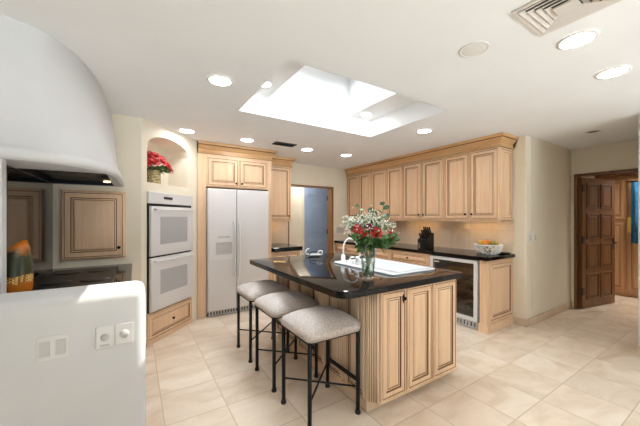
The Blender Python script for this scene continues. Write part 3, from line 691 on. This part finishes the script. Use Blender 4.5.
for a, b, z, r, m_, lab in [(-.10, -.05, 1.30, .046, 'red', 'red bloom at the left of the island bouquet'), (-.05, -.08, 1.268, .038, 'red', 'red bloom low at left of centre in the island bouquet'), (.045, -.09, 1.275, .052, 'red', 'largest red bloom, just right of centre in the island bouquet'),
                          (0, -.06, 1.318, .034, 'magenta', 'dark wine-red bloom at the centre of the island bouquet'), (.172, -.02, 1.278, .032, 'red', 'red bloom at the right of the island bouquet'), (.188, -.03, 1.237, .026, 'red', 'small red bloom lowest at the right of the island bouquet')]:
    p = vpt(a, b, z); mb = MB(); d = (-FV*.9+Vector((0, 0, .45))+RV*a*2)
    petals(mb, p, r, 7, .3, 0, d, .6); petals(mb, p, r*.75, 6, .8, 0, d, .6); mb.sphere(p, r*.25, 8)
    o = mb.build('red_flower', m_, merge=False); tag(o, lab, 'flower', 'red blooms in the island bouquet')
    s_ = MB(); nk = stem_to(s_, p)
    for q in range(13): leaf(s_, nk.lerp(p, .05+.065*q), (p-nk)*.5+RV*random.uniform(-.12, .12)-FV*.07+Vector((0, 0, random.uniform(-.10, .02))), .085, .036)
    s_.build('stem', 'leaf', o, merge=False)
euc = [(.127, .02, 1.485, 'tallest eucalyptus sprig, upper right in the island bouquet', .034), (-.066, .03, 1.475, 'thin eucalyptus sprig, upper left in the island bouquet', .026), (.045, .04, 1.44, 'eucalyptus sprig at the top middle of the island bouquet', .030), (.165, .0, 1.40, 'eucalyptus sprig leaning right in the island bouquet', .022), (.155, -.06, 1.20, 'drooping leafy sprig at lower right of the island bouquet', .028), (-.13, -.05, 1.25, 'drooping leafy sprig at lower left of the island bouquet', .028), (.10, -.08, 1.24, 'leafy sprig under the largest red bloom', .03), (-.02, -.09, 1.22, 'leafy sprig at the vase mouth in front', .03)]
for a, b, z, lab, sz in euc:
    p = vpt(a, b, z); s_ = MB(); nk = stem_to(s_, p, 0, .0025)
    o = s_.build('leafy_sprig', 'stem'); tag(o, lab, 'foliage', 'leafy sprigs in the island bouquet'); mb = MB()
    nl = 5 if z > 1.3 else 8
    for q in range(nl):
        tt = (.62 if z > 1.3 else .2)+(.38 if z > 1.3 else .8)*q/(nl-1); c = nk.lerp(p, tt); sgn = 1 if q % 2 else -1
        leaf(mb, c, RV*sgn*.6-FV*random.uniform(-.3, .5)+Vector((0, 0, random.uniform(.1, .6))), sz*random.uniform(1.3, 1.8), sz*random.uniform(1.2, 1.6), 0, .1)
    mb.build('leaves', 'eucalyptus' if z > 1.3 else 'leaf', o, merge=False)
for i in range(11):
    a = -.165+.31*i/10+random.uniform(-.01, .01); b = random.uniform(-.09, .06); z = 1.325+.06*math.cos((a)/.17*1.3)+random.uniform(-.03, .02)
    p = vpt(a, b, z); s_ = MB(); nk = stem_to(s_, p, 0, .0016); bl = MB()
    for q in range(44):
        e = p+RV*random.gauss(0, .032)+FV*random.gauss(0, .03)+Vector((0, 0, random.gauss(-.022, .036))); s_.tube([nk.lerp(p, .7), e], .0007, 4)
        bl.sphere(e, random.uniform(.0036, .0068), 6)
    o = s_.build('white_spray', 'stem'); tag(o, 'spray of tiny white blossoms among the red blooms in the island vase', 'flower', 'white sprays in the island bouquet')
    bl.build('blossoms', 'gyp', o)

# ------------------------------------------------------------------ bar stools
def make_stool():
    t = thing('bar_stool', 'x', 'bar stool', (0, 0, 0), 0, 'bar stools along the island')
    hx, hy = .198, .192
    mb = MB(); ls = []
    for z, i, r in ((.603, .004, .03), (.612, -.012, .045), (.642, -.018, .05), (.668, -.004, .05), (.692, .035, .06), (.708, .08, .06), (.717, .13, .05), (.72, .18, .008)):
        ls.append([(x, y, z-.016*(abs(y)/hy)**2*(1 if z > .61 else 0)) for x, y in rrect(-hx-.012+i, -hy-.012+i, hx+.012-i, hy+.012-i, r, 5)])
    mb.loops(ls, 0, True, True, True); mb.build('seat_cushion', 'fabric', t)
    mb = MB()
    for a, b in (((-hx-.012, -hy-.012), (hx+.012, -hy+.012)), ((-hx-.012, hy-.012), (hx+.012, hy+.012)), ((-hx-.012, -hy+.012), (-hx+.012, hy-.012)), ((hx-.012, -hy+.012), (hx+.012, hy-.012))): mb.box((*a, .577), (*b, .6025))
    mb.build('seat_frame', 'black_metal', t, bevel=.003)
    for sx in (-1, 1):
        for sy in (-1, 1):
            l = MB().tube([(sx*hx, sy*hy, .012), (sx*hx, sy*hy, .577)], .0145, 12).build('leg', 'black_metal', t)
            MB().lathe([(.019, 0), (.021, .006), (.019, .022), (.0148, .028)], (sx*hx, sy*hy, 0), 14).build('foot_cap', 'black', l)
    z = .19
    MB().tube([(-hx, hy, z), (hx, -hy, z)], .007, 8).build('cross_brace', 'black_metal', t)
    MB().tube([(-hx, -hy, z+.0145), (hx, hy, z+.0145)], .007, 8).build('cross_brace', 'black_metal', t)
    MB().box((hx-.006, -hy+.013, .22), (hx+.006, hy-.013, .25)).build('footrest', 'black_metal', t, bevel=.002)
    return t
st = make_stool()
for i, (y, lab) in enumerate([(1.79, 'black metal bar stool with taupe seat, nearest the camera'), (2.35, 'black metal bar stool with taupe seat, middle of the three'), (2.91, 'black metal bar stool with taupe seat, nearest the refrigerator')]):
    o = st if i == 0 else copy_tree(st)
    o.location = (1.138, y, 0); o['label'] = lab

# ------------------------------------------------------------------ things on the right worktop
kb = thing('knife_block', 'black knife block full of black-handled knives on the right worktop', 'knife block', (3.70, 2.845, CT1+.0005), RX)
b = MB(); b.add([(-.075, -.09, 0), (.075, -.09, 0), (.075, .10, 0), (-.075, .10, 0), (-.075, -.09, .15), (.075, -.09, .15), (.075, .10, .25), (-.075, .10, .25)], [(3, 2, 1, 0), (4, 5, 6, 7), (0, 1, 5, 4), (1, 2, 6, 5), (2, 3, 7, 6), (3, 0, 4, 7)])
b.build('block', 'black', kb, bevel=.006)
MB().box((-.055, -.0925, .02), (-.03, -.0902, .10)).build('plate', 'chrome', kb)
kk = 0
for r_, (yy, zz, ln) in enumerate(((-.05, .171, .075), (.005, .200, .10), (.06, .229, .115))):
    for x in (-.048, -.016, .018, .05):
        nm = ['front', 'middle', 'back'][r_]+' row'; kk += 1
        o = MB().box((-.010, -.008, 0), (.010, .008, ln)).build('kitchen_knife', 'black', bevel=.004)
        wv = Vector((3.70, 2.845, CT1))+Vector((yy, -x, zz+.002)); o.location = wv; o.rotation_euler = (0, math.radians(-24), 0)
        tag(o, 'black-handled knife standing in the '+nm+' of the knife block', 'knife', 'knives in the knife block')
bk = thing('fruit_basket', 'white woven lattice fruit bowl at the hall end of the right worktop', 'fruit bowl', (3.90, 2.03, CT1+.0005))
def br(z): t_ = z/.125; return .112+.055*t_**.7
for s_ in (-1, 1):
    mb = MB()
    for k in range(15):
        a0 = 2*PI*k/15; pts = []
        for q in range(7): z = .012+.105*q/6; a = a0+s_*.42*q/6; pts.append((br(z)*math.cos(a), br(z)*math.sin(a), z))
        mb.tube(pts, .0068, 6)
    mb.build('lattice', 'ceramic', bk)
mb = MB(); mb.lathe([(.098, 0), (.112, .0), (.116, .012), (.11, .02), (.1, .02), (.01, .012)], n=32, cap1=False); mb.build('foot', 'ceramic', bk)
mb = MB()
for z, r in ((.121, .009), (.07, .004)):
    mb.tube([(br(z)*math.cos(2*PI*k/32), br(z)*math.sin(2*PI*k/32), z) for k in range(33)], r, 8)
mb.build('rim', 'ceramic', bk)
for dx, dy, dz, r, m_, lab in [(-.06, .005, .145, .048, 'orange', 'orange fruit at the front middle of the white lattice bowl'), (-.02, .075, .135, .045, 'yellow_fruit', 'yellow-green fruit at the left of the white lattice bowl'), (-.01, -.08, .132, .044, 'green_fruit', 'green fruit at the right of the white lattice bowl'), (.05, .03, .14, .046, 'orange', 'orange fruit at the back of the white lattice bowl'), (.06, -.06, .13, .044, 'yellow_fruit', 'yellow fruit behind the green one in the lattice bowl'), (.0, 0.0, .06, .05, 'green_fruit', 'green fruit deep in the white lattice bowl')]:
    mb = MB().sphere((0, 0, 0), r, 18, (1, 1, .93)); o = mb.build('fruit', m_, loc=(3.90+dx, 2.03+dy, CT1+dz)); tag(o, lab, 'fruit', 'fruit in the lattice bowl')
    MB().tube([(0, 0, r*.88), (.002, 0, r*.88+.008)], .002, 5).build('stem', 'bronze', o)
o = MB().lathe([(.01, 0), (.06, 0), (.075, .012), (.08, .016), (.07, .012), (.01, .006)], n=24).build('dish', 'black', loc=(4.08, 1.92, CT1+.001)); tag(o, 'small black dish right of the white fruit bowl', 'dish')
# curled ornament at the far end of the island
wr = thing('curled_ornament', 'white curled ornament with a dark streaked back at the far end of the island', 'ornament', (1.86, 3.05, CT1+.0005), math.radians(-32)); wr.scale = (.85, .85, .85)
b = MB(); b.lathe([(.005, 0), (.06, 0), (.085, .012), (.10, .03), (.095, .032), (.07, .016), (.005, .012)], n=22); b.v = [(x*1.25, y*.6, z) for x, y, z in b.v]; b.build('body', 'porcelain', wr)
MB().tube(smooth_path([(-.11, 0, .02), (-.13, 0, .06), (-.10, 0, .10), (-.065, 0, .105)], 5), [.010]*15+[.006], 8).build('curl', 'porcelain', wr)
MB().tube(smooth_path([(-.07, -.02, .03), (-.05, -.03, .06), (0, -.03, .075), (.03, -.03, .07)], 5), .008, 8).build('dark_handle', 'black', wr)
MB().tube(smooth_path([(.05, 0, .03), (.07, 0, .075), (.11, 0, .07), (.12, 0, .03)], 5), .010, 8).build('curl', 'porcelain', wr)

# ------------------------------------------------------------------ doors
dl = thing('door_1', None, None, (5.725, 1.625, 0), math.radians(-10.5)); dl['kind'] = 'structure'
DW, DH = .90, 2.0
mb = MB(); t = .045
mb.box((0, -t, .012), (DW, 0, DH)); lf = mb.build('door_leaf', 'dark_wood', dl, bevel=.003)
for r in range(4):
    for c_ in range(2):
        x0 = .105+c_*.375; z0 = .14+r*.462
        o = panel_mesh(x0, z0, .315, .39, y0=-t, fw=.02, thick=.014, lip=False).build('raised_panel', ['dark_wood', 'dark_groove'], lf)
mb = MB().box((DW-.085, -t-.006, .88), (DW-.035, -t, 1.06)); mb.tube([(DW-.06, -t, .99), (DW-.06, -t-.05, .99), (DW-.15, -t-.055, .985)], .010, 8); mb.build('door_handle', 'black', lf)
for z in (.22, 1.0, 1.78): MB().box((-.022, -t-.014, z), (.03, -t, z+.11)).build('hinge', 'black', dl)
dl = thing('door_2', None, None, (3.36, 5.999, 0)); dl['kind'] = 'structure'
lf = MB().box((0, -.03, .012), (.76, 0, 2.40)).build('door_leaf', 'blue_door', dl, bevel=.003)
for z0, h in ((.15, .72), (.98, .82), (1.90, .44)): panel_mesh(.06, z0, .64, h, y0=-.0301, fw=.02, thick=.008, lip=False).build('raised_panel', ['blue_door', 'blue_door'], lf)
mb = MB().box((-.05, -.04, 0), (0, 0, 2.43)).box((.76, -.04, 0), (.81, 0, 2.43)); mb.build('door_frame', 'wall', dl)
for z in (.3, 1.05, 1.75): MB().box((.088, -.012, z), (.103, .012, z+.10)).build('hinge', 'black', dl, loc=(0, -.87, 0))
# pantry behind the dark door
pc = thing('pantry_cabinet', 'tall maple cabinet seen through the doorway beyond the dark door', 'cabinet', (7.30, 1.80, 0), RX)
MB().box((0, 0, .06), (1.5, .6, 2.2)).box((0, .04, 0), (1.5, .6, .06)).build('body', 'pantry', pc)
for x in (.02, .385, .75, 1.115):
    front('door', pc, x, .10, .35, 1.22, None, mats=('pantry', 'glaze')); front('door', pc, x, 1.36, .35, .72, None, mats=('pantry', 'glaze'))
MB().box((-.02, -.06, 2.12), (1.52, .0, 2.20)).build('cornice', 'dark_wood', pc)
cl = thing('hanging_cloth', 'blue cloth hanging at the front of the tall cabinet beyond the door', 'cloth', (7.2, 1.35, .95))
mb = MB(); n = 24; ls = []
for z in (0, .4, .85, 1.05):
    ls.append([(.03*math.sin(i*1.1+z)*(1-z*.4)+.0, -.0-.40*i/n, z) for i in range(n+1)])
vs_ = [p for l in ls for p in l]
mb.loops(ls, 0, True, closed=False); o = mb.build('fabric', 'blue_cloth', cl); sm = o.modifiers.new('thick', 'SOLIDIFY'); sm.thickness = .006
MB().box((-.012, .0, .18), (.012, .035, .45)).build('gold_edging', 'gold_cloth', cl)
MB().tube([(0, .05, 1.06), (0, -.45, 1.06)], .010, 8).tube([(0, .02, 1.06), (.08, .02, 1.06)], .006, 6).tube([(0, -.4, 1.06), (.08, -.4, 1.06)], .006, 6).build('rail', 'bronze', cl)

# ------------------------------------------------------------------ ceiling fittings
def make_can(on=True):
    t = thing('recessed_light', 'x', 'ceiling light', (0, 0, 0), 0, 'recessed ceiling lights')
    MB().lathe([(.098, -.0005), (.097, -.006), (.080, -.008), (.076, -.003)], n=32, cap0=False, cap1=False).build('trim_ring', 'trim_white', t)
    MB().lathe([(.0765, -.002), (.05, -.006), (.002, -.008)], n=32, cap0=False).build('lens', 'lamp' if on else 'lamp_off', t)
    return t
cans = [(.553, 2.295, CE, 'lit recessed light at left, near the skylight recess'), (.536, 3.843, CE, 'lit recessed light in front of the arched niche'), (1.282, 3.85, CE, 'lit recessed light in front of the refrigerator'), (2.239, 3.888, CE, 'lit recessed light right of the small dark vent'), (3.0, 3.89, CE, 'lit recessed light above the far upper cabinets, near the back opening'), (2.96, 2.297, CE, 'lit recessed light right of the skylight recess, by the crown moulding'), (2.21, .635, CE, 'lit recessed light beside the large ceiling register'), (2.92, .64, CE, 'lit recessed light nearest the right edge of the photo'), (1.035, 2.60, LZ, 'lit recessed light on the left ledge inside the skylight recess'), (2.37, 2.69, LZ, 'lit recessed light on the right ledge inside the skylight recess')]
c0 = make_can()
for i, (x, y, z, lab) in enumerate(cans):
    o = c0 if i == 0 else copy_tree(c0); o.location = (x, y, z); o['label'] = lab
    if z > CE: o.scale = (.75, .75, 1)
o = make_can(False); o.location = (4.715, 1.204, CE); o.scale = (.8, .8, 1); o['label'] = 'dark unlit recessed light in front of the dark door'
sp = thing('ceiling_speaker', 'round off-white speaker grille flush in the ceiling', 'speaker', (1.787, 1.016, CE))
MB().lathe([(.085, -.0005), (.085, -.005), (.075, -.006), (.074, -.004)], n=32, cap0=False, cap1=False).build('rim', 'trim_white', sp); MB().lathe([(.074, -.004), (.05, -.007), (.002, -.008)], n=32, cap0=False).build('grille', 'speaker', sp)
vt = thing('ceiling_register', 'large white square air register in the ceiling at the top edge', 'air vent', (1.80, .555, CE))
a = .155
MB().box((-a, -a, -.004), (a, a, -.0005)).build('backing', 'vent_dark', vt)
mb = MB()
for x0, y0, x1, y1 in ((-a-.02, -a-.02, a+.02, -a), (-a-.02, a, a+.02, a+.02), (-a-.02, -a, -a, a), (a, -a, a+.02, a)): mb.box((x0, y0, -.010), (x1, y1, -.0005))
mb.build('frame', 'vent_slat', vt)
for k in range(4):
    r0, r1 = a-.003-k*.027, a-.024-k*.027; mb = MB()
    mb.loops([[(-r0, -r0, -.0135), (r0, -r0, -.0135), (r0, r0, -.0135), (-r0, r0, -.0135)], [(-r1, -r1, -.006), (r1, -r1, -.006), (r1, r1, -.006), (-r1, r1, -.006)], [(-r1, -r1, -.005), (r1, -r1, -.005), (r1, r1, -.005), (-r1, r1, -.005)], [(-r0, -r0, -.0115), (r0, -r0, -.0115), (r0, r0, -.0115), (-r0, r0, -.0115)]], 0, False)
    mb.add([(-r0, -r0, -.0135), (r0, -r0, -.0135), (r0, r0, -.0135), (-r0, r0, -.0135), (-r0, -r0, -.0115), (r0, -r0, -.0115), (r0, r0, -.0115), (-r0, r0, -.0115)], [(i, (i+1) % 4, 4+(i+1) % 4, 4+i) for i in range(4)]); mb.build('louver', 'vent_slat', vt)
MB().box((-.045, -.045, -.02), (.045, .045, -.012)).build('centre_plate', 'vent_slat', vt)
vt = thing('ceiling_vent', 'small dark louvered vent in the ceiling before the refrigerator', 'air vent', (1.80, 3.77, CE))
MB().box((-.16, -.075, -.012), (.16, -.06, -.0005)).box((-.16, .06, -.012), (.16, .075, -.0005)).box((-.16, -.06, -.012), (-.145, .06, -.0005)).box((.145, -.06, -.012), (.16, .06, -.0005)).box((-.145, -.06, -.003), (.145, .06, -.001)).build('frame', 'vent_dark', vt)
for k in range(5): MB().add([(-.145, -.05+k*.024, -.012), (.145, -.05+k*.024, -.012), (.145, -.035+k*.024, -.004), (-.145, -.035+k*.024, -.004)], [(0, 1, 2, 3)]).build('louver', 'bronze', vt)
